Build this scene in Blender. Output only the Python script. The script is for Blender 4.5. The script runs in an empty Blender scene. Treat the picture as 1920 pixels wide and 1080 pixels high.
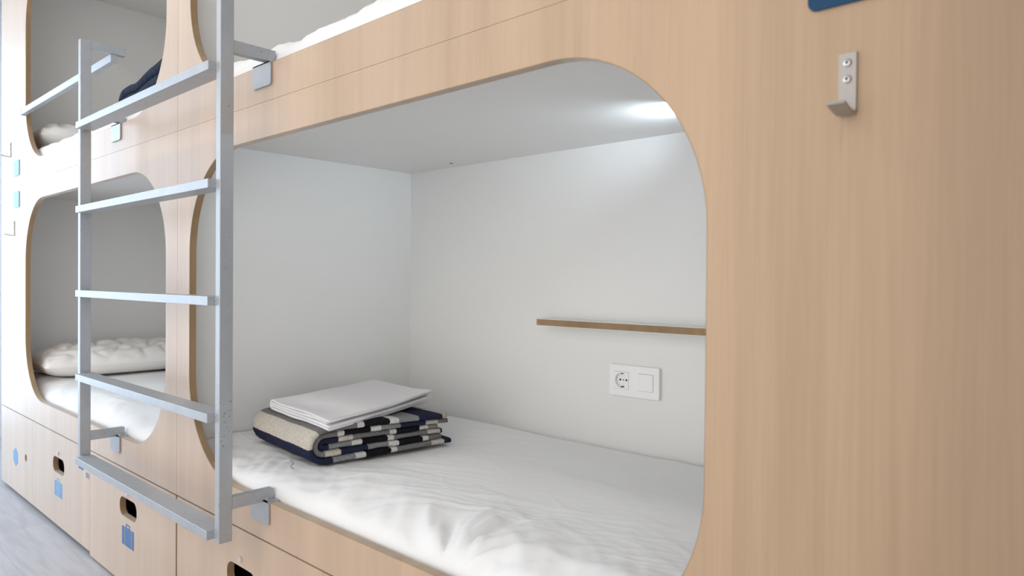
import bpy, bmesh, math, random
from mathutils import Vector, Matrix, noise
random.seed(7)
S = bpy.context.scene
COL = S.collection
U = 0.263                       # working unit in metres; z is counted from 0.46 units above the floor
def zz(z): return (z + 0.46) * U
def P(x, y, z): return Vector((x * U, y * U, zz(z)))

# ------------------------------------------------------------------ camera
cam_d = bpy.data.cameras.new('camera'); cam = bpy.data.objects.new('camera', cam_d); COL.objects.link(cam)
cam_d.sensor_width = 36.0; cam_d.lens = 1315.2454 / 1920 * 36.0; cam_d.clip_start = 0.02
yaw, pit, rol = 0.7451, 0.0105, 0.0081
d = Vector((-math.sin(yaw) * math.cos(pit), math.cos(yaw) * math.cos(pit), -math.sin(pit)))
r = Vector((math.cos(yaw), math.sin(yaw), 0)); up = r.cross(d)
r2 = r * math.cos(rol) + up * math.sin(rol); u2 = -r * math.sin(rol) + up * math.cos(rol)
cam.matrix_world = Matrix((( r2.x, u2.x, -d.x, 0), (r2.y, u2.y, -d.y, 0), (r2.z, u2.z, -d.z, 0), (0, 0, 0, 1)))
cam.location = P(7.3787, -2.9503, 3.1543)
cam_d.dof.use_dof = True; cam_d.dof.focus_distance = 1.72; cam_d.dof.aperture_fstop = 5.0
S.camera = cam
# ------------------------------------------------------------------ world, exposure
W = bpy.data.worlds.new('world'); S.world = W; W.use_nodes = True
W.node_tree.nodes['Background'].inputs[0].default_value = (1.0, 0.985, 0.965, 1)
W.node_tree.nodes['Background'].inputs[1].default_value = 1.12
S.view_settings.view_transform = 'Standard'; S.view_settings.look = 'None'
S.view_settings.exposure = 0.56; S.view_settings.gamma = 1.0; S.view_settings.use_curve_mapping = False
WINDOW_GLOW = 3.3
LED_GLOW = 600.0
ADDED_LAMP_GLOW = 9.0

# ------------------------------------------------------------------ materials
def new_mat(name):
    m = bpy.data.materials.new(name); m.use_nodes = True
    nt = m.node_tree; b = nt.nodes['Principled BSDF']
    return m, nt, b
def N(nt, t, **kw):
    n = nt.nodes.new(t)
    for k, v in kw.items(): setattr(n, k, v)
    return n
def plain(name, col, rough=0.5, metal=0.0, spec=0.5, var=0.0, vscale=20.0, bump=0.0, bscale=80.0):
    m, nt, b = new_mat(name)
    b.inputs['Base Color'].default_value = (*col, 1); b.inputs['Roughness'].default_value = rough
    b.inputs['Metallic'].default_value = metal; b.inputs['Specular IOR Level'].default_value = spec
    tc = N(nt, 'ShaderNodeTexCoord')
    if var:
        nz = N(nt, 'ShaderNodeTexNoise'); nz.inputs['Scale'].default_value = vscale; nz.inputs['Detail'].default_value = 5
        nt.links.new(tc.outputs['Object'], nz.inputs['Vector'])
        mx = N(nt, 'ShaderNodeMix', data_type='RGBA')
        mx.inputs[6].default_value = (*[c * (1 - var) for c in col], 1); mx.inputs[7].default_value = (*[min(1, c * (1 + var)) for c in col], 1)
        nt.links.new(nz.outputs['Fac'], mx.inputs[0]); nt.links.new(mx.outputs[2], b.inputs['Base Color'])
    if bump:
        n2 = N(nt, 'ShaderNodeTexNoise'); n2.inputs['Scale'].default_value = bscale; n2.inputs['Detail'].default_value = 4
        nt.links.new(tc.outputs['Object'], n2.inputs['Vector'])
        bp = N(nt, 'ShaderNodeBump'); bp.inputs['Strength'].default_value = bump; bp.inputs['Distance'].default_value = 0.002
        nt.links.new(n2.outputs['Fac'], bp.inputs['Height']); nt.links.new(bp.outputs[0], b.inputs['Normal'])
    return m
def wood(name, c_dark, c_light, rough, coat):
    m, nt, b = new_mat(name)
    tc = N(nt, 'ShaderNodeTexCoord')
    def streak(sx, sz, detail, dist=0.0):
        mp = N(nt, 'ShaderNodeMapping'); mp.inputs['Scale'].default_value = (sx, sx, sz)
        nz = N(nt, 'ShaderNodeTexNoise'); nz.inputs['Scale'].default_value = 1.0; nz.inputs['Detail'].default_value = detail
        nz.inputs['Distortion'].default_value = dist
        nt.links.new(tc.outputs['Object'], mp.inputs['Vector']); nt.links.new(mp.outputs[0], nz.inputs['Vector'])
        return nz.outputs['Fac']
    a = streak(5.5, 0.35, 4, 1.2); f = streak(230, 6.0, 4); k = streak(23, 0.9, 5, 1.0)
    def math_(op, x, y):
        n = N(nt, 'ShaderNodeMath', operation=op)
        for i, v in enumerate((x, y)):
            if isinstance(v, (int, float)): n.inputs[i].default_value = v
            else: nt.links.new(v, n.inputs[i])
        return n.outputs[0]
    mixv = math_('ADD', math_('ADD', math_('MULTIPLY', a, 0.52), math_('MULTIPLY', f, 0.18)), math_('MULTIPLY', k, 0.34))
    rp = N(nt, 'ShaderNodeValToRGB'); rp.color_ramp.elements[0].position = 0.34; rp.color_ramp.elements[1].position = 0.74
    rp.color_ramp.elements[0].color = (*c_dark, 1); rp.color_ramp.elements[1].color = (*c_light, 1)
    nt.links.new(mixv, rp.inputs[0])
    # short dark pores
    pr = streak(60, 7.0, 2)
    pr2 = N(nt, 'ShaderNodeValToRGB'); pr2.color_ramp.elements[0].position = 0.70; pr2.color_ramp.elements[1].position = 0.82
    nt.links.new(pr, pr2.inputs[0])
    mx = N(nt, 'ShaderNodeMix', data_type='RGBA'); mx.inputs[7].default_value = (*[c * 0.72 for c in c_dark], 1)
    nt.links.new(math_('MULTIPLY', pr2.outputs[0], 0.3), mx.inputs[0]); nt.links.new(rp.outputs[0], mx.inputs[6])
    nt.links.new(mx.outputs[2], b.inputs['Base Color'])
    b.inputs['Roughness'].default_value = rough; b.inputs['Coat Weight'].default_value = coat; b.inputs['Coat Roughness'].default_value = 0.5; b.inputs['Specular IOR Level'].default_value = 0.3; b.inputs['Sheen Weight'].default_value = 0.5; b.inputs['Sheen Roughness'].default_value = 0.5
    return m
M = {}
M['wood'] = wood('beech_laminate', (0.40, 0.258, 0.146), (0.585, 0.393, 0.240), 0.5, 0.9)
M['edge'] = wood('raw_board_edge', (0.25, 0.155, 0.075), (0.41, 0.27, 0.14), 0.6, 0.0)
M['liner'] = plain('white_melamine', (0.83, 0.83, 0.815), 0.42, var=0.02, vscale=6)
M['dark'] = plain('shade_black_board', (0.03, 0.026, 0.024), 0.8)  # near-black: shade behind the drawer fronts put into the colour
M['sheet'] = plain('white_cotton_sheet', (0.86, 0.858, 0.857), 0.85, spec=0.2, bump=0.10, bscale=260)
M['pillow'] = plain('offwhite_cotton', (0.90, 0.87, 0.845), 0.9, spec=0.2, bump=0.15, bscale=120)
M['towel'] = plain('folded_white_linen', (0.84, 0.83, 0.84), 0.9, spec=0.15, bump=0.15, bscale=220)
M['steel'] = plain('satin_grey_steel', (0.42, 0.44, 0.465), 0.42, metal=0.35, var=0.10, vscale=38, bump=0.12, bscale=160)
def specks(m, thr, col):
    nt = m.node_tree; b = nt.nodes['Principled BSDF']; src = b.inputs['Base Color'].links[0].from_socket
    tc = N(nt, 'ShaderNodeTexCoord'); nz = N(nt, 'ShaderNodeTexNoise'); nz.inputs['Scale'].default_value = 210; nz.inputs['Detail'].default_value = 2
    n2 = N(nt, 'ShaderNodeTexNoise'); n2.inputs['Scale'].default_value = 9
    nt.links.new(tc.outputs['Object'], nz.inputs['Vector']); nt.links.new(tc.outputs['Object'], n2.inputs['Vector'])
    ad = N(nt, 'ShaderNodeMath', operation='MULTIPLY_ADD'); ad.inputs[1].default_value = 0.35
    nt.links.new(n2.outputs['Fac'], ad.inputs[0]); nt.links.new(nz.outputs['Fac'], ad.inputs[2])
    rp = N(nt, 'ShaderNodeValToRGB'); rp.color_ramp.elements[0].position = thr; rp.color_ramp.elements[1].position = thr + 0.03
    nt.links.new(ad.outputs[0], rp.inputs[0])
    mx = N(nt, 'ShaderNodeMix', data_type='RGBA'); mx.inputs[7].default_value = (*col, 1)
    nt.links.new(rp.outputs[0], mx.inputs[0]); nt.links.new(src, mx.inputs[6]); nt.links.new(mx.outputs[2], b.inputs['Base Color'])
specks(M['steel'], 0.905, (0.12, 0.11, 0.10))
M['weld'] = plain('bright_weld_bead', (0.66, 0.65, 0.62), 0.35, metal=0.7)
M['screw'] = plain('polished_screw', (0.75, 0.74, 0.72), 0.25, metal=0.9)
M['hook'] = plain('brushed_nickel', (0.42, 0.39, 0.36), 0.42, metal=0.5)
M['blue'] = plain('blue_vinyl', (0.06, 0.16, 0.36), 0.45)
M['sign'] = plain('blue_plate', (0.004, 0.055, 0.135), 0.5, spec=0.3)
M['blue_glare'] = plain('blue_vinyl_in_glare', (0.17, 0.36, 0.60), 0.45)  # far-end copy of the blue, glare put into its paler colour
M['plastic'] = plain('white_plastic', (0.93, 0.92, 0.92), 0.35)
M['black'] = plain('black_plastic', (0.01, 0.01, 0.01), 0.5)
M['wall'] = plain('white_paint', (0.82, 0.83, 0.85), 0.7, var=0.02, vscale=3)
M['ceil'] = plain('grey_ceiling_paint', (0.62, 0.62, 0.63), 0.7, var=0.02, vscale=3)
M['pier'] = plain('added_pier_brown', (0.10, 0.065, 0.045), 0.5, var=0.15, vscale=8)
M['navy'] = plain('navy_wool', (0.032, 0.042, 0.070), 0.95, spec=0.1, var=0.6, vscale=90, bump=0.6, bscale=160)
def emit(name, col, s):
    m, nt, b = new_mat(name)
    b.inputs['Base Color'].default_value = (0.8, 0.8, 0.8, 1); b.inputs['Emission Color'].default_value = (*col, 1); b.inputs['Emission Strength'].default_value = s
    return m
M['day'] = emit('bright_daylight_pane', (0.60, 0.79, 1.0), WINDOW_GLOW)
M['led'] = emit('led_diffuser', (0.74, 0.88, 1.0), LED_GLOW)
def floor_mat():
    m, nt, b = new_mat('pale_grey_wood_floor')
    tc = N(nt, 'ShaderNodeTexCoord')
    br = N(nt, 'ShaderNodeTexBrick'); br.inputs['Scale'].default_value = 1.0
    br.inputs['Brick Width'].default_value = 1.2; br.inputs['Row Height'].default_value = 0.19; br.inputs['Mortar Size'].default_value = 0.0015
    br.inputs['Color1'].default_value = (0.46, 0.46, 0.49, 1); br.inputs['Color2'].default_value = (0.52, 0.52, 0.55, 1); br.inputs['Mortar'].default_value = (0.42, 0.42, 0.43, 1)
    nt.links.new(tc.outputs['Object'], br.inputs['Vector'])
    mp = N(nt, 'ShaderNodeMapping'); mp.inputs['Scale'].default_value = (2.5, 26, 1)
    nz = N(nt, 'ShaderNodeTexNoise'); nz.inputs['Scale'].default_value = 1.5; nz.inputs['Detail'].default_value = 6; nz.inputs['Distortion'].default_value = 0.8
    nt.links.new(tc.outputs['Object'], mp.inputs['Vector']); nt.links.new(mp.outputs[0], nz.inputs['Vector'])
    rp = N(nt, 'ShaderNodeValToRGB'); rp.color_ramp.elements[0].position = 0.35; rp.color_ramp.elements[1].position = 0.6
    rp.color_ramp.elements[0].color = (0.86, 0.85, 0.84, 1); rp.color_ramp.elements[1].color = (1, 1, 1, 1)
    nt.links.new(nz.outputs['Fac'], rp.inputs[0])
    mx = N(nt, 'ShaderNodeMix', data_type='RGBA', blend_type='MULTIPLY'); mx.inputs[0].default_value = 1.0
    nt.links.new(br.outputs['Color'], mx.inputs[6]); nt.links.new(rp.outputs[0], mx.inputs[7]); nt.links.new(mx.outputs[2], b.inputs['Base Color'])
    b.inputs['Roughness'].default_value = 0.5
    return m
M['floor'] = floor_mat()
def stripe_mat(name, stops, period, fuzz=0.006):
    m, nt, b = new_mat(name)
    uv = N(nt, 'ShaderNodeUVMap'); sep = N(nt, 'ShaderNodeSeparateXYZ'); nt.links.new(uv.outputs[0], sep.inputs[0])
    tc = N(nt, 'ShaderNodeTexCoord'); nz = N(nt, 'ShaderNodeTexNoise'); nz.inputs['Scale'].default_value = 420; nz.inputs['Detail'].default_value = 2
    nt.links.new(tc.outputs['Object'], nz.inputs['Vector'])
    ma = N(nt, 'ShaderNodeMath', operation='MULTIPLY_ADD'); ma.inputs[1].default_value = fuzz; nt.links.new(nz.outputs['Fac'], ma.inputs[0]); nt.links.new(sep.outputs[0], ma.inputs[2])
    dv = N(nt, 'ShaderNodeMath', operation='DIVIDE'); dv.inputs[1].default_value = period; nt.links.new(ma.outputs[0], dv.inputs[0])
    fr = N(nt, 'ShaderNodeMath', operation='FRACT'); nt.links.new(dv.outputs[0], fr.inputs[0])
    rp = N(nt, 'ShaderNodeValToRGB'); cr = rp.color_ramp; cr.interpolation = 'CONSTANT'
    cr.elements[0].position = 0; cr.elements[0].color = (*stops[0][1], 1); cr.elements[1].position = stops[1][0]; cr.elements[1].color = (*stops[1][1], 1)
    for p, c in stops[2:]:
        e = cr.elements.new(p); e.color = (*c, 1)
    nt.links.new(fr.outputs[0], rp.inputs[0])
    n2 = N(nt, 'ShaderNodeTexNoise'); n2.inputs['Scale'].default_value = 300; n2.inputs['Detail'].default_value = 3
    nt.links.new(tc.outputs['Object'], n2.inputs['Vector'])
    mr = N(nt, 'ShaderNodeMapRange'); mr.inputs[1].default_value = 0.3; mr.inputs[2].default_value = 0.7; mr.inputs[3].default_value = 0.72; mr.inputs[4].default_value = 1.15
    nt.links.new(n2.outputs['Fac'], mr.inputs[0])
    mx = N(nt, 'ShaderNodeMix', data_type='RGBA', blend_type='MULTIPLY'); mx.inputs[0].default_value = 1.0
    nt.links.new(rp.outputs[0], mx.inputs[6]); nt.links.new(mr.outputs[0], mx.inputs[7]); nt.links.new(mx.outputs[2], b.inputs['Base Color'])
    bp = N(nt, 'ShaderNodeBump'); bp.inputs['Strength'].default_value = 0.6; bp.inputs['Distance'].default_value = 0.002
    nt.links.new(n2.outputs['Fac'], bp.inputs['Height']); nt.links.new(bp.outputs[0], b.inputs['Normal'])
    b.inputs['Roughness'].default_value = 0.95; b.inputs['Specular IOR Level'].default_value = 0.1
    return m
GREY, BEIGE, NAVY, WHITE, BLK, MID = (0.20, 0.195, 0.19), (0.60, 0.55, 0.48), (0.022, 0.026, 0.055), (0.70, 0.69, 0.66), (0.012, 0.012, 0.016), (0.27, 0.27, 0.28)
M['plaid'] = stripe_mat('striped_wool', [(0, GREY), (0.26, BEIGE), (0.36, NAVY), (0.55, MID), (0.70, WHITE), (0.77, BLK), (0.95, WHITE)], 0.40)

# ------------------------------------------------------------------ mesh helpers
def link(name, me, mat=None, parent=None, smooth=False):
    o = bpy.data.objects.new(name, me); COL.objects.link(o)
    if mat is not None: me.materials.append(mat)
    if parent is not None: o.parent = parent
    if smooth:
        for p in me.polygons: p.use_smooth = True
    return o
def from_bm(name, bm, mat=None, parent=None, smooth=False):
    me = bpy.data.meshes.new(name); bmesh.ops.recalc_face_normals(bm, faces=bm.faces); bm.to_mesh(me); bm.free()
    return link(name, me, mat, parent, smooth)
def bm_box(bm, x0, x1, y0, y1, z0, z1, bev=0.0):
    vs = [bm.verts.new((x, y, z)) for x in (x0, x1) for y in (y0, y1) for z in (z0, z1)]
    fs = [bm.faces.new([vs[i] for i in f]) for f in ((0, 1, 3, 2), (4, 6, 7, 5), (0, 4, 5, 1), (2, 3, 7, 6), (0, 2, 6, 4), (1, 5, 7, 3))]
    if bev:
        es = {e for f in fs for e in f.edges}
        bmesh.ops.bevel(bm, geom=list(es), offset=bev, segments=2, affect='EDGES', profile=0.5)
def box(name, x0, x1, y0, y1, z0, z1, mat, parent=None, bev=0.0):
    """x, y in metres, z in metres"""
    bm = bmesh.new(); bm_box(bm, min(x0, x1), max(x0, x1), min(y0, y1), max(y0, y1), min(z0, z1), max(z0, z1), bev)
    return from_bm(name, bm, mat, parent)
def ubox(name, x0, x1, y0, y1, z0, z1, mat, parent=None, bev=0.0):
    return box(name, x0 * U, x1 * U, y0 * U, y1 * U, zz(z0), zz(z1), mat, parent, bev)
def rrect(x0, x1, z0, z1, rad, n=14):
    pts = []
    for cx, cz, a0 in ((x1 - rad, z1 - rad, 0), (x0 + rad, z1 - rad, 90), (x0 + rad, z0 + rad, 180), (x1 - rad, z0 + rad, 270)):
        for i in range(n + 1):
            a = math.radians(a0 + 90 * i / n); pts.append((cx + rad * math.cos(a), cz + rad * math.sin(a)))
    return pts
def plate(name, loops, y0, y1, mat, parent=None, bev=0.0):
    """a board in the x-z plane: loops[0] is the outline, the others are holes; y0 front, y1 back"""
    bm = bmesh.new(); edges = []; vloops = []
    for lp in loops:
        vs = [bm.verts.new((x, y0, z)) for x, z in lp]; vloops.append(vs)
        for i in range(len(vs)): edges.append(bm.edges.new((vs[i], vs[(i + 1) % len(vs)])))
    bmesh.ops.triangle_fill(bm, use_beauty=True, use_dissolve=False, edges=edges)
    front = list(bm.faces)
    mp = {v: bm.verts.new((v.co.x, y1, v.co.z)) for vs in vloops for v in vs}
    for f in front: bm.faces.new([mp[v] for v in reversed(f.verts)])
    for vs in vloops:
        for i in range(len(vs)):
            a, b = vs[i], vs[(i + 1) % len(vs)]
            bm.faces.new((a, b, mp[b], mp[a]))
    return from_bm(name, bm, mat, parent)
def ring(name, outer, inner, y0, y1, mat, parent=None):
    bm = bmesh.new(); n = len(outer); L = []
    for lp, y in ((outer, y0), (inner, y0), (inner, y1), (outer, y1)): L.append([bm.verts.new((x, y, z)) for x, z in lp])
    for k in range(4):
        A, B = L[k], L[(k + 1) % 4]
        for i in range(n): bm.faces.new((A[i], A[(i + 1) % n], B[(i + 1) % n], B[i]))
    return from_bm(name, bm, mat, parent)
def cyl_y(bm, x, z, y0, y1, r0, n=24, r1=None):
    r1 = r0 if r1 is None else r1
    A = [bm.verts.new((x + r0 * math.cos(2 * math.pi * i / n), y0, z + r0 * math.sin(2 * math.pi * i / n))) for i in range(n)]
    B = [bm.verts.new((x + r1 * math.cos(2 * math.pi * i / n), y1, z + r1 * math.sin(2 * math.pi * i / n))) for i in range(n)]
    for i in range(n): bm.faces.new((A[i], A[(i + 1) % n], B[(i + 1) % n], B[i]))
    bm.faces.new(A); bm.faces.new(B)
def empty(name, loc=(0, 0, 0)):
    o = bpy.data.objects.new(name, None); o.empty_display_size = 0.05; COL.objects.link(o); o.location = loc; return o
def tag(o, label, cat, group=None):
    o['label'] = label; o['category'] = cat
    if group: o['group'] = group
    return o
def structure(o): o['kind'] = 'structure'; return o
def reparent_at(root, loc):
    """put the empty at the thing's base while its parts stay where they were built"""
    root.location = loc
    for ch in root.children: ch.location = ch.location - Vector(loc)
def ribbon(bm, path, w0, w1, t, along='x', us0=0.0, wob=None, m=6):
    """cloth band: path of (h, z) points in the plane across the fold axis, swept from w0 to w1 along the axis with a rounded rim"""
    n = len(path); uvl = bm.loops.layers.uv.verify(); rings = []; ss = [us0]
    for i in range(1, n): ss.append(ss[-1] + math.hypot(path[i][0] - path[i - 1][0], path[i][1] - path[i - 1][1]))
    sec = []
    nw = 14
    for k in range(nw + 1): sec.append((w0 + (w1 - w0) * k / nw, 0.5))
    for k in range(1, m): a = math.pi / 2 - math.pi * k / m; sec.append((w1 + 0.5 * t * math.cos(a), 0.5 * math.sin(a)))
    for k in range(nw + 1): sec.append((w1 - (w1 - w0) * k / nw, -0.5))
    for k in range(1, m): a = -math.pi / 2 - math.pi * k / m; sec.append((w0 + 0.5 * t * math.cos(a), 0.5 * math.sin(a)))
    for i in range(n):
        a = path[max(0, i - 1)]; b = path[min(n - 1, i + 1)]
        tx, tz = b[0] - a[0], b[1] - a[1]; l = math.hypot(tx, tz) or 1; nx, nz = -tz / l, tx / l
        rg = []
        for w, o in sec:
            h = path[i][0] + nx * o * t; z = path[i][1] + nz * o * t; ww = w
            if wob: h, ww, z = wob(h, ww, z, ss[i])
            rg.append(bm.verts.new((ww, h, z) if along == 'x' else (h, ww, z)))
        rings.append(rg)
    def face(vs, svals):
        f = bm.faces.new(vs); f.smooth = True
        for lp, s in zip(f.loops, svals): lp[uvl].uv = (s, 0.0)
    for i in range(n - 1):
        for j in range(len(sec)):
            k = (j + 1) % len(sec)
            face((rings[i][j], rings[i][k], rings[i + 1][k], rings[i + 1][j]), (ss[i], ss[i], ss[i + 1], ss[i + 1]))
    face(rings[0], [ss[0]] * len(sec)); face(list(reversed(rings[-1])), [ss[-1]] * len(sec))
def u_path(front, back_top, back_bot, zc, rad, n=10, seg=16):
    """U lying on its side, the bend towards -h at 'front'"""
    c = front + rad; pts = []
    for i in range(seg): pts.append((back_top + (c - back_top) * i / seg, zc + rad))
    for i in range(n + 1): a = math.pi / 2 + math.pi * i / n; pts.append((c + rad * math.cos(a), zc + rad * math.sin(a)))
    for i in range(1, seg + 1): pts.append((c + (back_bot - c) * i / seg, zc - rad))
    return pts

# ------------------------------------------------------------------ room
XL = -3.05; XR = 2.9; YB = -2.3; HC = 2.62
fl = box('floor', XL, XR, YB, 0.95, -0.05, 0.0, M['floor']); structure(fl)
ce = box('ceiling', XL, XR, YB, 0.95, HC, HC + 0.05, M['ceil']); structure(ce)
# end wall by the window, with an opening for the glazed door
wo = [(-0.92, 0.08), (0.92, 0.08)]
bm = bmesh.new()
WY0, WY1, WZ0, WZ1 = -1.52, -0.06, 0.10, 2.32
for (a, b, c_, e) in ((YB, WY0, 0, HC), (WY1, 0.95, 0, HC), (WY0, WY1, 0, WZ0), (WY0, WY1, WZ1, HC)): bm_box(bm, XL - 0.12, XL, a, b, c_, e)
structure(from_bm('wall_left', bm, M['wall']))
win = structure(empty('window_1', (XL, (WY0 + WY1) / 2, WZ0)))
fr = bmesh.new()
f0 = 0.055
for (a, b, c_, e) in ((WY0, WY0 + f0, WZ0, WZ1), (WY1 - f0, WY1, WZ0, WZ1), (WY0 + f0, WY1 - f0, WZ0, WZ0 + f0), (WY0 + f0, WY1 - f0, WZ1 - f0, WZ1), ((WY0 + WY1) / 2 - 0.03, (WY0 + WY1) / 2 + 0.03, WZ0 + f0, WZ1 - f0)):
    bm_box(fr, XL - 0.09, XL - 0.03, a, b, c_, e, 0.003)
from_bm('window_frame', fr, M['plastic'], win)
ym = (WY0 + WY1) / 2
box('window_pane', XL - 0.066, XL - 0.060, WY0 + f0, ym - 0.03, WZ0 + f0, WZ1 - f0, M['day'], win)
box('window_pane', XL - 0.066, XL - 0.060, ym + 0.03, WY1 - f0, WZ0 + f0, WZ1 - f0, M['day'], win)
reparent_at(win, win.location.copy())
structure(box('trim_1', XL + 0.001, XL + 0.55, YB, 0.0, 2.36, HC - 0.001, M['ceil'], None, 0.004))
# unseen corridor ceiling lamps, added to brighten the front of the beds
M['tube'] = emit('added_lamp_diffuser', (1.0, 0.97, 0.93), ADDED_LAMP_GLOW)
for x, lab in ((-1.9, 'added slim ceiling lamp nearest the window, out of view'), (0.1, 'added slim ceiling lamp above the ladder, out of view')):
    rt = empty('added_ceiling_lamp'); tag(rt, lab, 'lamp', 'added fill lamps on the corridor ceiling')
    box('lamp_body', x - 0.6, x + 0.6, -0.86, -0.70, HC - 0.035, HC - 0.001, M['plastic'], rt, 0.003)
    box('diffuser', x - 0.59, x + 0.59, -0.85, -0.71, HC - 0.045, HC - 0.0355, M['tube'], rt, 0.002)
    reparent_at(rt, (x, -0.78, HC - 0.04))
# wall behind the beds, then two unseen blocks added to hold back light
structure(box('wall_back', XL, XR, 0.87, 0.95, 0.0, HC, M['wall']))
structure(box('wall_light_block', XL, -1.7, -1.72, -1.62, 0.0, HC, M['wall']))  # short stretch of opposite wall, added to cut light on the left fronts
structure(box('pier_light_block', 1.925, 2.35, -0.36, -0.004, 0.0, HC, M['pier'], None, 0.004))  # pier added out of view to darken the right edge of the panel

# ------------------------------------------------------------------ sleeping pods
PW = 7.44; TH = 0.068; D = 2.98; G = 0.006
OX0, OX1, RAD = 0.292, 5.865, 0.95
def lock(parent, x, z):
    lb = bmesh.new(); cyl_y(lb, x * U, zz(z), -0.0045, 0.004, 0.0075, 24, 0.0085)
    lo = from_bm('drawer_lock', lb, M['screw'], parent); lo['label'] = 'small round steel lock'
    return lo
def suitcase(parent, x, z0, z1, w, mat):
    cb = bmesh.new(); x *= U; w *= U; a, b = zz(z0), zz(z1); y0, y1 = -0.0007, 0.0001; hw = w / 2
    for q0, q1 in ((-hw, -hw * 0.64), (-hw * 0.52, hw * 0.52), (hw * 0.64, hw)):
        bm_box(cb, x + q0, x + q1, y0, y1, a, b)
    h = (b - a) * 0.2; g = w * 0.05
    bm_box(cb, x - w * 0.17, x - w * 0.11, y0, y1, b + g * 0.2, b + h); bm_box(cb, x + w * 0.11, x + w * 0.17, y0, y1, b + g * 0.2, b + h); bm_box(cb, x - w * 0.11, x + w * 0.11, y0, y1, b + h * 0.7, b + h)
    o = from_bm('suitcase_decal', cb, mat, parent); o['label'] = 'blue suitcase pictogram'
def pod(sx, lower, label):
    """sx=+1 near row end, -1 far row end (mirrored about the seam x=0)"""
    root = empty('sleeping_pod'); tag(root, label, 'bunk bed', 'sleeping pods in the two-storey row')
    def X(a, b): return (min(sx * a, sx * b), max(sx * a, sx * b))
    if lower: z0, z1, o0, o1, zc, zb = 0.926, 4.653, 1.265, 4.353, 4.56, 1.0
    else: z0, z1, o0, o1, zc, zb = 4.653, 8.62, 4.962, 8.05, 8.35, 4.72
    xa, xb = X(G, PW - G)
    ox = X(OX0, OX1)
    gb, gt = (G, 0.0014) if lower else (0.0014, G)
    xa, xb = X(0.0022, PW - G)
    outer = [(xa * U, zz(z0 + gb)), (xb * U, zz(z0 + gb)), (xb * U, zz(z1 - gt)), (xa * U, zz(z1 - gt))]
    hole = rrect(ox[0] * U, ox[1] * U, zz(o0), zz(o1), RAD * U, 18)
    fp = plate('front_panel', [outer, hole], 0.0, TH * U, M['wood'], root)
    inner = rrect(ox[0] * U + 0.0012, ox[1] * U - 0.0012, zz(o0) + 0.0012, zz(o1) - 0.0012, RAD * U - 0.0012, 18)
    eb = ring('edge_band', hole, inner, 0.0005, TH * U - 0.0003, M['edge'], fp); eb['label'] = 'brown board edge round the opening'
    wt = 0.06
    x0, x1 = X(0.012, 0.012 + wt); ubox('end_wall', x0, x1, TH, D + wt, zb - 0.05, z1 - 0.01, M['liner'], root)
    x0, x1 = X(PW - 0.012 - wt, PW - 0.012); ubox('end_wall', x0, x1, TH, D + wt, zb - 0.05, z1 - 0.01, M['liner'], root)
    x0, x1 = X(0.012 + wt, PW - 0.012 - wt)
    ubox('back_wall', x0, x1, D, D + wt, zb - 0.05, z1 - 0.01, M['liner'], root)
    ubox('ceiling_panel', x0, x1, TH, D, zc, z1 - 0.012, M['liner'], root)
    ubox('bed_base', x0, x1, TH + 0.001, D, zb - 0.05, zb, M['wood'], root)
    if lower:
        for i, (a, b, gap) in enumerate(((0.0, 2.72, 0.03), (2.72, 5.44, 0.075))):
            xa_, xb_ = X(a + (0.018 if i == 0 else 0.0015), b - 0.0015); cx = (xa_ + xb_) / 2
            if i == 0 and sx > 0: cx += 0.03
            zl = -0.46 + gap; out = [(xa_ * U, zz(zl)), (xb_ * U, zz(zl)), (xb_ * U, zz(0.926 - G * 1.5)), (xa_ * U, zz(0.926 - G * 1.5))]
            sl = rrect((cx - 0.27) * U, (cx + 0.27) * U, zz(0.36), zz(0.585), 0.1 * U, 8)
            dr = plate('drawer', [out, sl], 0.0, TH * U, M['wood'], root)
            ring('slot_edge', sl, rrect((cx - 0.27) * U + .0006, (cx + 0.27) * U - .0006, zz(0.36) + .0006, zz(0.585) - .0006, 0.1 * U - .0006, 8), 0.0004, TH * U, M['edge'], dr)
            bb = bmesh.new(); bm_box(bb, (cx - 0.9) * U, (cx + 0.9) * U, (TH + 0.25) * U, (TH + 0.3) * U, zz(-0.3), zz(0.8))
            from_bm('slot_shade_backing', bb, M['dark'], dr)  # dark sheet standing in for the unlit inside seen through the slot
            lock(dr, cx, 0.655)
            suitcase(dr, cx, 0.03, 0.245, 0.37, M['blue'] if (i == 0) else M['blue_glare'])
        a, b = 5.44, PW; xa_, xb_ = X(a + 0.0015, b - G)
        out = [(xa_ * U, zz(-0.385)), (xb_ * U, zz(-0.385)), (xb_ * U, zz(0.926 - G * 1.5)), (xa_ * U, zz(0.926 - G * 1.5))]
        hx, hz = sx * 5.83 * U, zz(0.27)
        hl = [(hx + 0.016 * math.cos(2 * math.pi * i / 24), hz + 0.016 * math.sin(2 * math.pi * i / 24)) for i in range(24)]
        ep = plate('end_panel', [out, hl], 0.0, TH * U, M['wood'], root)
        cx, cz = sx * 6.46 * U, zz(0.18)
        hexo = [(cx + 0.045 * math.sin(math.pi / 3 * i), cz + 0.040 * math.cos(math.pi / 3 * i)) for i in range(6)]
        hd = plate('hexagon_decal', [hexo], -0.0007, 0.0001, M['blue_glare'], ep); hd['label'] = 'glare-paled blue hexagon sticker'
        x0, x1 = X(0.02, PW - 0.02)
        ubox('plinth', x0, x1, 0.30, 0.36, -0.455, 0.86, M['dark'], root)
    reparent_at(root, (sx * PW / 2 * U, 0.4, 0.0 if lower else zz(4.653)))
    return root
pod(1, True, 'lower beech sleeping pod with the folded striped blanket on its bed')
pod(1, False, 'upper beech sleeping pod above the bed with the striped blanket')
pod(-1, True, 'lower beech sleeping pod with a long pillow, left of the ladder')
pod(-1, False, 'upper beech sleeping pod holding the navy blanket, behind the ladder top')

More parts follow.
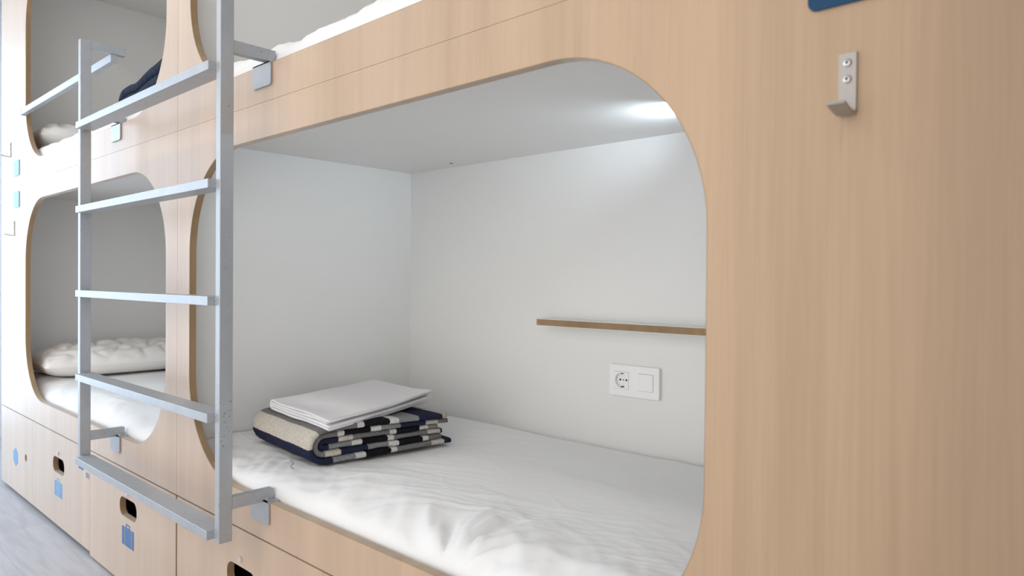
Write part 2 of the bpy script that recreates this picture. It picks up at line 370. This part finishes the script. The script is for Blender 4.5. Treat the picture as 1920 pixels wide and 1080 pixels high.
# ------------------------------------------------------------------ mattresses under white sheets
def ridged(x, y, ang, sc, st):
    c, s = math.cos(ang), math.sin(ang)
    return 1.0 - abs(noise.noise(Vector(((x * c + y * s) * sc / st, (-x * s + y * c) * sc, 3.1)))) * 2.2
def mattress(sx, zbase, ztop, front, rad, label, seed, fine, rx=None):
    rx = rx or rad
    x0, x1 = (0.10, PW - 0.10) if sx > 0 else (-PW + 0.10, -0.10)
    nx, ny = (260, 110) if fine else (110, 46)
    back = D - 0.03
    # profile over arc: up the front side, over the rounded edge, across the top, down the back
    prof = []
    prof.append((front, zbase + 0.01)); prof.append((front - 0.005, zbase + 0.10)); 
    h = ztop - rad
    if h > zbase + 0.12: prof.append((front - 0.008, h - 0.01))
    for i in range(1, 23): a = math.pi - math.pi / 2 * i / 22; prof.append((front + rx + rx * math.cos(a), h + rad * math.sin(a)))
    for i in range(1, ny): prof.append((front + rx + (back - 0.12 - front - rx) * (i / ny) ** 1.15, ztop))
    for i in range(0, 7): a = math.pi / 2 - math.pi / 2 * i / 6; prof.append((back - 0.12 + 0.12 * math.cos(a), ztop - 0.12 + 0.12 * math.sin(a)))
    prof.append((back, zbase + 0.01))
    bm = bmesh.new(); rows = []
    for i in range(nx + 1):
        xs = x0 + (x1 - x0) * i / nx; row = []
        xa = abs(xs)
        for j, (y, z) in enumerate(prof):
            t = max(0.0, min(1.0, (z - zbase) / (ztop - zbase)))
            w = max(0.0, 1 - (y - front) / 1.3) if y > front else 1.0
            dz = 0; dy = 0
            dz += 0.022 * noise.noise(Vector((xs * 0.9 + seed, y * 0.9, seed)))
            rr = ridged(xs + seed, y, 0.35, 2.6, 4.0); r3 = ridged(xs + seed, y, -0.5, 4.2, 3.0)
            dz += (0.030 * max(0, rr - 0.55) + 0.016 * max(0, r3 - 0.5)) * (0.25 + 0.75 * w)
            r4 = ridged(xs * 1.0 + seed, y, 0.42, 6.5, 5.0); r5 = ridged(xs + seed, y, 0.15, 11.0, 4.0)
            dz += (0.016 * max(0, r4 - 0.72) + 0.010 * max(0, r5 - 0.75)) * (0.1 + 0.9 * w) * 2.0
            # gathered cloth fanning out from the front edge
            gx, gy = (xs - 4.05), (y - front + 0.12)
            ang = math.atan2(gx, gy); rad_ = math.hypot(gx, gy)
            fan = math.exp(-((rad_ - 0.25) / 0.38) ** 2) * noise.noise(Vector((ang * 4.6, rad_ * 0.8, seed + 5)))
            if sx > 0 and fine: dz += 0.13 * fan * math.exp(-(xs - 4.15) ** 2 / 0.6)
            if sx > 0 and zbase < 2:   # the weight of the blanket presses the bed down
                q = max(abs(xs - 1.27) / 0.95, abs(y - 1.30) / 1.0)
                dz -= 0.045 * max(0.0, min(1.0, (1.25 - q) / 0.45))
                dz *= 1.0 if q > 1 else 0.9
            # soft puckers of the sheet along the front edge
            e = math.exp(-((y - front - 0.12) / 0.22) ** 2)
            pk = noise.noise(Vector((xs * 2.1 + seed, 0.3, y * 0.9))) ; pk2 = noise.noise(Vector((xs * 5.3 + seed, 1.3, y * 2.0)))
            dz += e * (0.060 * pk + 0.030 * pk2)
            if fine: dz += 0.020 * math.exp(-((y - front - 0.16) / 0.26) ** 2) * noise.noise(Vector((xs * 9.0 + y * 5.0 + seed, 2.3, y * 3.0)))
            dy = e * (0.022 * pk2 + 0.03 * noise.noise(Vector((xs * 1.4, 7.7, seed))))
            yy = y + dy * t; yy = max(yy, TH + 0.008)
            if y > back - 0.02: dz *= 0.3
            row.append(bm.verts.new((xs * U, yy * U, zz(z + dz * t))))
        rows.append(row)
    for i in range(nx):
        for j in range(len(prof) - 1): bm.faces.new((rows[i][j], rows[i + 1][j], rows[i + 1][j + 1], rows[i][j + 1]))
    bm.faces.new(rows[0]); bm.faces.new(rows[-1])
    for i in range(nx): bm.faces.new((rows[i][0], rows[i][-1], rows[i + 1][-1], rows[i + 1][0]))
    o = from_bm('mattress', bm, M['sheet'], None, True)
    tag(o, label, 'mattress', 'mattresses in the pods')
    return o
mattress(1, 1.0, 1.485, 0.105, 0.21, 'white sheeted mattress under the folded striped blanket', 2.0, True, 0.46)
mattress(-1, 1.0, 1.485, 0.105, 0.26, 'white sheeted mattress with the long pillow, in the lower pod left of the ladder', 11.0, False, 0.40)
mattress(1, 4.72, 5.20, 0.095, 0.17, 'white sheeted mattress seen over the upper board right of the ladder', 23.0, True)
mattress(-1, 4.72, 5.20, 0.095, 0.17, 'white sheeted mattress in the upper pod with the navy blanket', 31.0, False)

# ------------------------------------------------------------------ pillows
def pillow(cx, cy, z0, lx, ly, h, label, seed, rot=0.0):
    nx, ny = 48, 60; bm = bmesh.new(); top = []; bot = []
    for i in range(nx + 1):
        rt, rb = [], []
        for j in range(ny + 1):
            u = -1 + 2 * i / nx; v = -1 + 2 * j / ny
            e = (max(0, 1 - abs(u) ** 2.6)) ** 0.55 * (max(0, 1 - abs(v) ** 4.5)) ** 0.5
            pin = 1 - 0.06 * (abs(u) ** 2 * abs(v) ** 2)
            x = u * lx / 2 * pin; y = v * ly / 2 * (1 - 0.05 * (1 - abs(u)) * abs(v) ** 3)
            n1 = noise.noise(Vector((x * 2.2 + seed, y * 1.6, 0))); n2 = abs(noise.noise(Vector((x * 3.4 + seed, y * 4.2, 2.0))))
            zt = h * 0.36 + h * 0.64 * e * (1 + 0.16 * n1) - 0.10 * h * (1 - n2) ** 6 * e * 2.0
            zb_ = h * 0.36 - h * 0.36 * min(1, e * 1.5)
            x2 = x * math.cos(rot) - y * math.sin(rot); y2 = x * math.sin(rot) + y * math.cos(rot)
            p = P(cx + x2, cy + y2, z0 + zt); rt.append(bm.verts.new(p))
            rb.append(bm.verts.new(P(cx + x2, cy + y2, z0 + zb_ - (0.004 if e == 0 else 0))))
        top.append(rt); bot.append(rb)
    for i in range(nx):
        for j in range(ny):
            bm.faces.new((top[i][j], top[i + 1][j], top[i + 1][j + 1], top[i][j + 1])); bm.faces.new((bot[i][j], bot[i][j + 1], bot[i + 1][j + 1], bot[i + 1][j]))
    for i in range(nx):
        bm.faces.new((top[i][0], bot[i][0], bot[i + 1][0], top[i + 1][0])); bm.faces.new((top[i][ny], top[i + 1][ny], bot[i + 1][ny], bot[i][ny]))
    for j in range(ny):
        bm.faces.new((top[0][j], top[0][j + 1], bot[0][j + 1], bot[0][j])); bm.faces.new((top[nx][j], bot[nx][j], bot[nx][j + 1], top[nx][j + 1]))
    o = from_bm('pillow', bm, M['pillow'], None, True)
    tag(o, label, 'pillow', 'pillows at the far bed ends')
pillow(-6.30, 1.52, 1.530, 1.75, 2.66, 0.50, 'long off-white pillow on the lower bed left of the ladder', 1.0, 0.0)
pillow(-6.45, 1.50, 5.225, 1.60, 2.66, 0.58, 'white pillow at the far end of the upper bed, above the guard rail end', 9.0, 0.0)

# ------------------------------------------------------------------ folded textiles
def wob_factory(seed, amp_z, amp_w):
    def wob(h, w, z, s):
        z += amp_z * noise.noise(Vector((w * 9 + seed, h * 9, 1.0))) ; w += amp_w * noise.noise(Vector((s * 14, seed, 4.0)))
        return h, w, z
    return wob
def blanket():
    bm = bmesh.new(); t = 0.0145; zb0 = 0.0
    # three nested bends, each a band of wool that wraps the next
    n = 3; total = 0.090
    for k in range(n):
        rad = total / 2 - t / 2 - k * t * 1.04
        front = t / 2 + k * t * 1.05
        bt, bb_ = (0.398, 0.405, 0.375)[k], (0.412, 0.385, 0.39)[k]
        pth = u_path(front, bt, bb_, total / 2, rad)
        bend = (bt - front - rad) + math.pi * rad * 0.5
        us = {0: 0.140 - bend + 0.0, 1: 0.07, 2: 0.25}[k] + 2.0
        jit = (0.0, -0.006, -0.012)[k]
        sd = 3.0 + k * 5
        def wob(h, w, z, s, sd=sd, k=k):
            zz_ = z + 0.004 * noise.noise(Vector((w * 8 + 1.0, h * 10, 1.0)))
            sag = -0.010 * max(0, (h - 0.2) / 0.2) * (z / 0.092)
            zz_ += sag
            if w > 0.15: w += 0.007 * noise.noise(Vector((s * 16, sd, 4.0)))
            return h, w, max(0.001, zz_)
        ribbon(bm, pth, 0.008, 0.348 + jit, t * 0.97, 'x', us, wob)
    o = from_bm('folded_blanket', bm, M['plaid'])
    for p in o.data.polygons: p.use_smooth = True
    o.location = P(0.50, 0.55, 1.470); o.rotation_euler = (0, 0, math.radians(-6.5))
    tag(o, 'folded grey, beige and navy striped wool blanket under the white linen', 'blanket')
    return o
blanket()
LQ = ((0.72, 0.62), (2.00, 0.50), (1.62, 2.03), (0.34, 2.17))     # footprint of the folded linen
def linen():
    bm = bmesh.new(); t = 0.0062; total = 0.0275
    for k in range(2):
        rad = total / 2 - t / 2 - k * t * 1.15
        pth = u_path(0.0 + k * t * 1.2, (0.300, 0.285)[k], (0.292, 0.296)[k], total / 2, rad, 8, 22)
        def wob(h, w, z, s, k=k):
            q = h / 0.3; v = w / 0.335
            z += 0.005 * noise.noise(Vector((w * 7 + 2.0, h * 7, 1.0))) + 0.010 * max(0, v - 0.6) * (1 if z > total / 2 else 0.3) + 0.016 * max(0, q - 0.7) * max(0, v - 0.7) * 6
            z -= 0.006 * q * (1 - v)
            if w < 0.1: w += 0.006 * noise.noise(Vector((s * 11, 2.0 + k * 3, 4.0)))
            if h > 0.25: h += 0.006 * noise.noise(Vector((w * 12, k * 4.0, 2.0)))
            q = h / 0.3; v = w / 0.335
            A, B, C_, E_ = LQ
            x = (1 - q) * (1 - v) * A[0] + q * (1 - v) * B[0] + q * v * C_[0] + (1 - q) * v * E_[0]
            y = (1 - q) * (1 - v) * A[1] + q * (1 - v) * B[1] + q * v * C_[1] + (1 - q) * v * E_[1]
            return x * U, y * U, z
        ribbon(bm, pth, 0.006, 0.335, t * 0.98, 'y', 0.0, wob)
    o = from_bm('folded_linen', bm, M['towel'])
    for p in o.data.polygons: p.use_smooth = True
    o.location = (0, 0, zz(1.470) + 0.0925)
    tag(o, 'folded white bed linen lying on the striped blanket', 'linen')
    return o
linen()
def navy_blanket():
    bm = bmesh.new(); t = 0.030; total = 0.125
    for k in range(2):
        rad = total / 2 - t / 2 - k * t * 1.05
        pth = u_path(t / 2 + k * t * 1.05, 0.42, 0.40, total / 2, rad, 12, 16)
        def wob(h, w, z, s, k=k):
            z += 0.012 * noise.noise(Vector((w * 7 + 6.0, h * 7, 1.0))) + 0.05 * max(0, (h - 0.16) / 0.3) * (z / 0.12)
            return h, w, max(0.002, z)
        ribbon(bm, pth, 0.02, 0.36, t * 0.97, 'y', 0.0, wob)
    o = from_bm('folded_blanket', bm, M['navy'])
    for p in o.data.polygons: p.use_smooth = True
    o.location = P(-3.14, 0.42, 5.24)
    tag(o, 'dark navy wool blanket folded on the upper bed behind the top rung', 'blanket')
navy_blanket()

# ------------------------------------------------------------------ ladder
def ladder():
    root = empty('bunk_ladder'); tag(root, 'grey steel ladder with five flat rungs standing off the pod fronts', 'ladder')
    st = M['steel']; py0, py1 = -0.395, -0.283
    posts = ((1.742, 1.820), (-1.800, -1.722))
    for (a, b) in posts: ubox('post', a, b, py0, py1, 1.00, 5.885, st, root, 0.0012)
    rz = [3.1543 + 0.953 * (k - 3.1543) for k in (1, 2, 3, 4, 5)]
    for z in rz:
        rg = ubox('rung', -1.680, 1.732, -0.456, -0.275, z - 0.075, z, st, root, 0.001)
        for x in (1.734, -1.702):
            wb = bmesh.new()
            for (yy, zz0) in ((-0.375, z - 0.020), (-0.375, z - 0.055)):
                bmesh.ops.create_icosphere(wb, subdivisions=2, radius=0.0042, matrix=Matrix.Translation(P(x + (0.003 if x > 0 else -0.006), yy, zz0)) @ Matrix.Diagonal((0.9, 1.3, 1.4, 1)))
            w_ = from_bm('weld', wb, M['weld'], rg, True)
    for i, (a, b) in enumerate(posts):
        for zt in (1.360, 5.095):
            ubox('arm', a, b, py1 + 0.001, 0.083, zt - 0.10, zt, st, root, 0.001)
        # top arm, turning over towards the opening
        ubox('top_arm', a, b, py1 + 0.001, 0.086, 5.79, 5.885, st, root, 0.001)
        s = 1 if a > 0 else -1
        c = 1.76 * s
        for zt, in ((1.360,), (5.095,)):
            # folded steel plate hooked over the board edge
            bz = 1.265 if zt < 3 else 4.962
            bb = bmesh.new(); t = 0.012
            out = rrect((c - 0.155) * U, (c + 0.155) * U, zz(bz - 0.185), zz(bz + t), 0.025 * U, 4)
            vs = [bb.verts.new((x, -0.0012, z)) for x, z in out]; vb = [bb.verts.new((x, -0.0042, z)) for x, z in out]
            bb.faces.new(vs); bb.faces.new(list(reversed(vb)))
            for q in range(len(vs)): bb.faces.new((vs[q], vs[(q + 1) % len(vs)], vb[(q + 1) % len(vs)], vb[q]))
            bm_box(bb, (c - 0.155) * U, (c + 0.155) * U, -0.0042, (TH + 0.012) * U, zz(bz + 0.002), zz(bz + 0.012))
            br = from_bm('hook_plate', bb, st, root); br['label'] = 'steel plate hooked over the board'
            wb = bmesh.new()
            for dx in (-0.03, 0.02, 0.05):
                bmesh.ops.create_icosphere(wb, subdivisions=2, radius=0.004, matrix=Matrix.Translation(P(c + dx, 0.02, bz + 0.010)))
            from_bm('weld', wb, M['weld'], br, True)
        # guard rail along the upper opening
        xa, xb = sorted((s * 1.60, s * 5.93)) if s > 0 else (-5.80, -1.735)
        ubox('guard_rail', xa, xb, -0.075, 0.0 - 0.004, 5.70, 5.79, st, root, 0.001)
        ex = s * 5.86; e0, e1 = ex - 0.012, ex + 0.012
        ubox('rail_end_plate', (xa if s < 0 else xb) - 0.02, (xa if s < 0 else xb) + 0.02, -0.079, -0.002, 5.69, 5.80, st, root, 0.001)
    reparent_at(root, P(0, -0.34, 1.0))
ladder()

# ------------------------------------------------------------------ coat hooks, signs
def coat_hook(x, ztop, label):
    root = empty('coat_hook'); tag(root, label, 'hook', 'coat hooks on the pod fronts')
    w = 0.066 * U; x *= U; z1 = zz(ztop); t = 0.003; h = 0.064; rad = 0.006
    cl = [(-0.0016, z1), (-0.0016, z1 - h + rad)]
    for i in range(1, 9): a = math.pi / 2 * i / 8; cl.append((-0.0016 - rad + rad * math.cos(a), z1 - h + rad - rad * math.sin(a)))
    cl += [(-0.022, z1 - h + 0.002), (-0.038, z1 - h + 0.006)]
    bm = bmesh.new(); L = []
    for i, (y, z) in enumerate(cl):
        a = cl[max(0, i - 1)]; b = cl[min(len(cl) - 1, i + 1)]; ty, tz = b[0] - a[0], b[1] - a[1]; l = math.hypot(ty, tz)
        ny, nz = -tz / l * t / 2, ty / l * t / 2
        L.append([bm.verts.new((x - w / 2, y + ny, z + nz)), bm.verts.new((x + w / 2, y + ny, z + nz)), bm.verts.new((x + w / 2, y - ny, z - nz)), bm.verts.new((x - w / 2, y - ny, z - nz))])
    for i in range(len(L) - 1):
        for j in range(4): bm.faces.new((L[i][j], L[i][(j + 1) % 4], L[i + 1][(j + 1) % 4], L[i + 1][j]))
    bm.faces.new(L[0]); bm.faces.new(list(reversed(L[-1])))
    from_bm('hook_strap', bm, M['hook'], root)
    for dz in (0.0105, 0.0275):
        sb = bmesh.new(); bmesh.ops.create_uvsphere(sb, u_segments=16, v_segments=8, radius=0.0045, matrix=Matrix.Translation((x, -0.0032, z1 - dz)) @ Matrix.Diagonal((1, 0.55, 1, 1)))
        so = from_bm('screw', sb, M['screw'], root, True)
        kb = bmesh.new(); bm_box(kb, x - 0.0014, x + 0.0014, -0.0062, -0.005, z1 - dz - 0.0014, z1 - dz + 0.0014)
        from_bm('screw_recess', kb, M['black'], so)
    reparent_at(root, (x, 0, z1 - h))
coat_hook(6.462, 4.065, 'brushed steel coat hook with two screws on the right-hand wood panel')
coat_hook(-6.56, 4.075, 'lower of the two small coat hooks at the far left end')
coat_hook(-6.80, 5.400, 'upper of the two small coat hooks at the far left end')
def sign(x0, x1, z0, z1, mat, label):
    o = plate('blue_sign', [rrect(x0 * U, x1 * U, zz(z0), zz(z1), 0.022 * U if mat is M['blue_glare'] else 0.035 * U, 6)], -0.0032, -0.0002, mat)
    tag(o, label, 'sign', 'blue signs beside the openings')
sign(6.305, 6.655, 4.262, 4.60, M['sign'], 'dark blue rounded sign above the coat hook on the right panel')
sign(-6.56, -6.22, 4.285, 4.545, M['blue_glare'], 'glare-paled blue square sign just above the lower far coat hook')
sign(-6.56, -6.22, 4.805, 5.055, M['blue_glare'], 'glare-paled blue square sign just below the upper far coat hook')

# ------------------------------------------------------------------ wall fittings inside the near pod
def socket():
    root = empty('power_socket'); tag(root, 'white double plate with round socket and light switch on the pod back wall', 'socket')
    y = D * U; x0, x1, z0, z1 = 3.30 * U, 3.87 * U, zz(2.015), zz(2.322)
    xc1, xc2 = x0 + (x1 - x0) * 0.25, x0 + (x1 - x0) * 0.74; zc = (z0 + z1) / 2; hs = 0.0225
    sq1 = [(xc1 - hs, zc - hs), (xc1 + hs, zc - hs), (xc1 + hs, zc + hs), (xc1 - hs, zc + hs)]
    sq2 = [(xc2 - hs, zc - hs), (xc2 + hs, zc - hs), (xc2 + hs, zc + hs), (xc2 - hs, zc + hs)]
    plate('cover_plate', [rrect(x0, x1, z0, z1, 0.003, 4), sq1, sq2], y - 0.0105, y - 0.0005, M['plastic'], root)
    h2 = hs - 0.0006
    circ = [(xc1 + 0.0195 * math.cos(2 * math.pi * i / 40), zc + 0.0195 * math.sin(2 * math.pi * i / 40)) for i in range(40)]
    ins = plate('socket_insert', [[(xc1 - h2, zc - h2), (xc1 + h2, zc - h2), (xc1 + h2, zc + h2), (xc1 - h2, zc + h2)], circ], y - 0.0112, y - 0.0005, M['plastic'], root)
    wl = bmesh.new(); n = 40
    A = [wl.verts.new((x, y - 0.0105, z)) for x, z in circ]; B = [wl.verts.new((xc1 + (x - xc1) * 0.98, y - 0.0012, zc + (z - zc) * 0.98)) for x, z in circ]
    for i in range(n): wl.faces.new((A[i], A[(i + 1) % n], B[(i + 1) % n], B[i]))
    wl.faces.new(B)
    from_bm('socket_well', wl, M['plastic'], ins)
    hb = bmesh.new()
    for dx in (-0.0095, 0.0095): cyl_y(hb, xc1 + dx, zc, y - 0.0024, y - 0.0013, 0.0026, 14)
    cyl_y(hb, xc1, zc, y - 0.0024, y - 0.0013, 0.0016, 12)
    from_bm('pin_holes', hb, M['black'], ins)
    for s in (-1, 1):
        cb = bmesh.new(); bm_box(cb, xc1 - 0.0025, xc1 + 0.0025, y - 0.009, y - 0.0013, zc + s * 0.0175 - 0.0012, zc + s * 0.0175 + 0.0012)
        from_bm('earth_clip', cb, M['black'], ins)
    rb = bmesh.new(); bm_box(rb, xc2 - h2, xc2 + h2, y - 0.0125, y - 0.0005, zc - h2, zc + h2, 0.0006)
    ro = from_bm('switch_rocker', rb, M['plastic'], root); ro.rotation_euler = (0, 0, 0)
    reparent_at(root, ((x0 + x1) / 2, y, zc))
socket()
# recess in the back wall is not needed: the well sits in the 16 mm board behind the plate
def shelf():
    root = empty('wall_shelf'); tag(root, 'slim wooden shelf on the pod back wall above the socket', 'shelf')
    y1 = D * U - 0.0005; dpt = 0.075; x0, x1 = 2.49 * U, 6.0 * U; z1 = zz(2.752); z0 = z1 - 0.0178; rad = 0.02
    out = [(x1, y1), (x0, y1), (x0, y1 - dpt + rad)]
    for i in range(1, 9): a = math.pi + math.pi / 2 * i / 8; out.append((x0 + rad + rad * math.cos(a), y1 - dpt + rad + rad * math.sin(a)))
    out += [(x1, y1 - dpt)]
    def slab(name, pts, za, zb_, mat):
        bm = bmesh.new(); A = [bm.verts.new((x, y, za)) for x, y in pts]; B = [bm.verts.new((x, y, zb_)) for x, y in pts]
        bm.faces.new(A); bm.faces.new(list(reversed(B)))
        for i in range(len(A)): bm.faces.new((A[i], A[(i + 1) % len(A)], B[(i + 1) % len(A)], B[i]))
        return from_bm(name, bm, mat, root)
    slab('shelf_board', out, z0 + 0.0006, z1 - 0.0006, M['edge'])
    ins = [(x, y) for x, y in out]
    slab('top_laminate', ins, z1 - 0.0006, z1, M['liner']); slab('bottom_laminate', ins, z0, z0 + 0.0006, M['liner'])
    reparent_at(root, (x0, y1, z0))
shelf()
def led():
    root = empty('led_light'); tag(root, 'slim white LED light on the ceiling of the near lower pod', 'lamp')
    x0, x1, yc, zt = 4.81 * U, 5.7 * U, 2.12 * U, zz(4.56) - 0.0005
    bm = bmesh.new(); xf = 4.63 * U
    bm_box(bm, x0, x1, yc - 0.026, yc + 0.026, zt - 0.030, zt)
    for s_ in (-1, 1): bm_box(bm, xf, x0, yc + s_ * 0.0245 - 0.0015, yc + s_ * 0.0245 + 0.0015, zt - 0.030, zt)
    bm_box(bm, xf, x0, yc - 0.023, yc + 0.023, zt - 0.030, zt - 0.0275)
    from_bm('lamp_housing', bm, M['plastic'], root)
    lb = bmesh.new(); pr = ((x0 - 0.0005, zt - 0.003), (x0 - 0.026, zt - 0.026), (x0 - 0.0005, zt - 0.026))
    la = [lb.verts.new((x, yc - 0.021, z)) for x, z in pr]; lc = [lb.verts.new((x, yc + 0.021, z)) for x, z in pr]
    lb.faces.new(la); lb.faces.new(lc)
    for i in range(3): lb.faces.new((la[i], la[(i + 1) % 3], lc[(i + 1) % 3], lc[i]))
    from_bm('lamp_lens', lb, M['led'], root)
    reparent_at(root, ((x0 + x1) / 2, yc, zt))
led()
sb = bmesh.new(); cx, cy = 1.105 * U, 2.755 * U
n = 12; zt = zz(4.56)
for i in range(1): 
    A = [sb.verts.new((cx + 0.004 * math.cos(2 * math.pi * k / n), cy + 0.004 * math.sin(2 * math.pi * k / n), zt - 0.0015)) for k in range(n)]
    B = [sb.verts.new((cx + 0.005 * math.cos(2 * math.pi * k / n), cy + 0.005 * math.sin(2 * math.pi * k / n), zt - 0.0001)) for k in range(n)]
    for k in range(n): sb.faces.new((A[k], A[(k + 1) % n], B[(k + 1) % n], B[k]))
    sb.faces.new(A); sb.faces.new(B)
tag(from_bm('ceiling_screw', sb, M['black']), 'tiny dark screw in the ceiling of the near lower pod', 'screw')

# ------------------------------------------------------------------ small number label on the drawer behind the lowest rung
def text_mesh(s, size):
    cu = bpy.data.curves.new('t', 'FONT'); cu.body = s; cu.size = size; cu.extrude = 0.0002
    o = bpy.data.objects.new('t', cu); COL.objects.link(o); dg = bpy.context.evaluated_depsgraph_get(); dg.update()
    me = bpy.data.meshes.new_from_object(o.evaluated_get(dg)); bpy.data.objects.remove(o); return me
root = empty('number_label'); tag(root, 'tiny blue number label on the drawer under the lowest rung left end', 'label')
me = text_mesh('01', 0.022); t_ = link('digits', me, M['blue'], root)
t_.scale = (1.9, 1.25, 1); t_.rotation_euler = (math.pi / 2, 0, 0); t_.location = (-2.87 * U, -0.0005, zz(0.545))
box('bar', -3.17 * U, -2.98 * U, -0.0008, 0.0, zz(0.615), zz(0.648), M['blue'], root)
reparent_at(root, P(-2.9, 0, 0.545))

# a stray thread on the sheet in front of the blanket
cu = bpy.data.curves.new('stray_thread', 'CURVE'); cu.dimensions = '3D'; cu.bevel_depth = 0.0005; cu.bevel_resolution = 2
sp = cu.splines.new('BEZIER'); pts = [(1.50, 0.42, 1.480), (1.62, 0.385, 1.482), (1.70, 0.31, 1.478), (1.78, 0.30, 1.474)]
sp.bezier_points.add(len(pts) - 1)
for bp_, p in zip(sp.bezier_points, pts):
    bp_.co = P(*p); bp_.handle_left_type = bp_.handle_right_type = 'AUTO'
to = bpy.data.objects.new('tmp', cu); COL.objects.link(to)
dg = bpy.context.evaluated_depsgraph_get(); dg.update()
tm = bpy.data.meshes.new_from_object(to.evaluated_get(dg)); bpy.data.objects.remove(to)
tm.materials.clear()
tag(link('stray_thread', tm, M['navy'], None, True), 'tiny dark loose thread on the sheet in front of the striped blanket', 'thread')
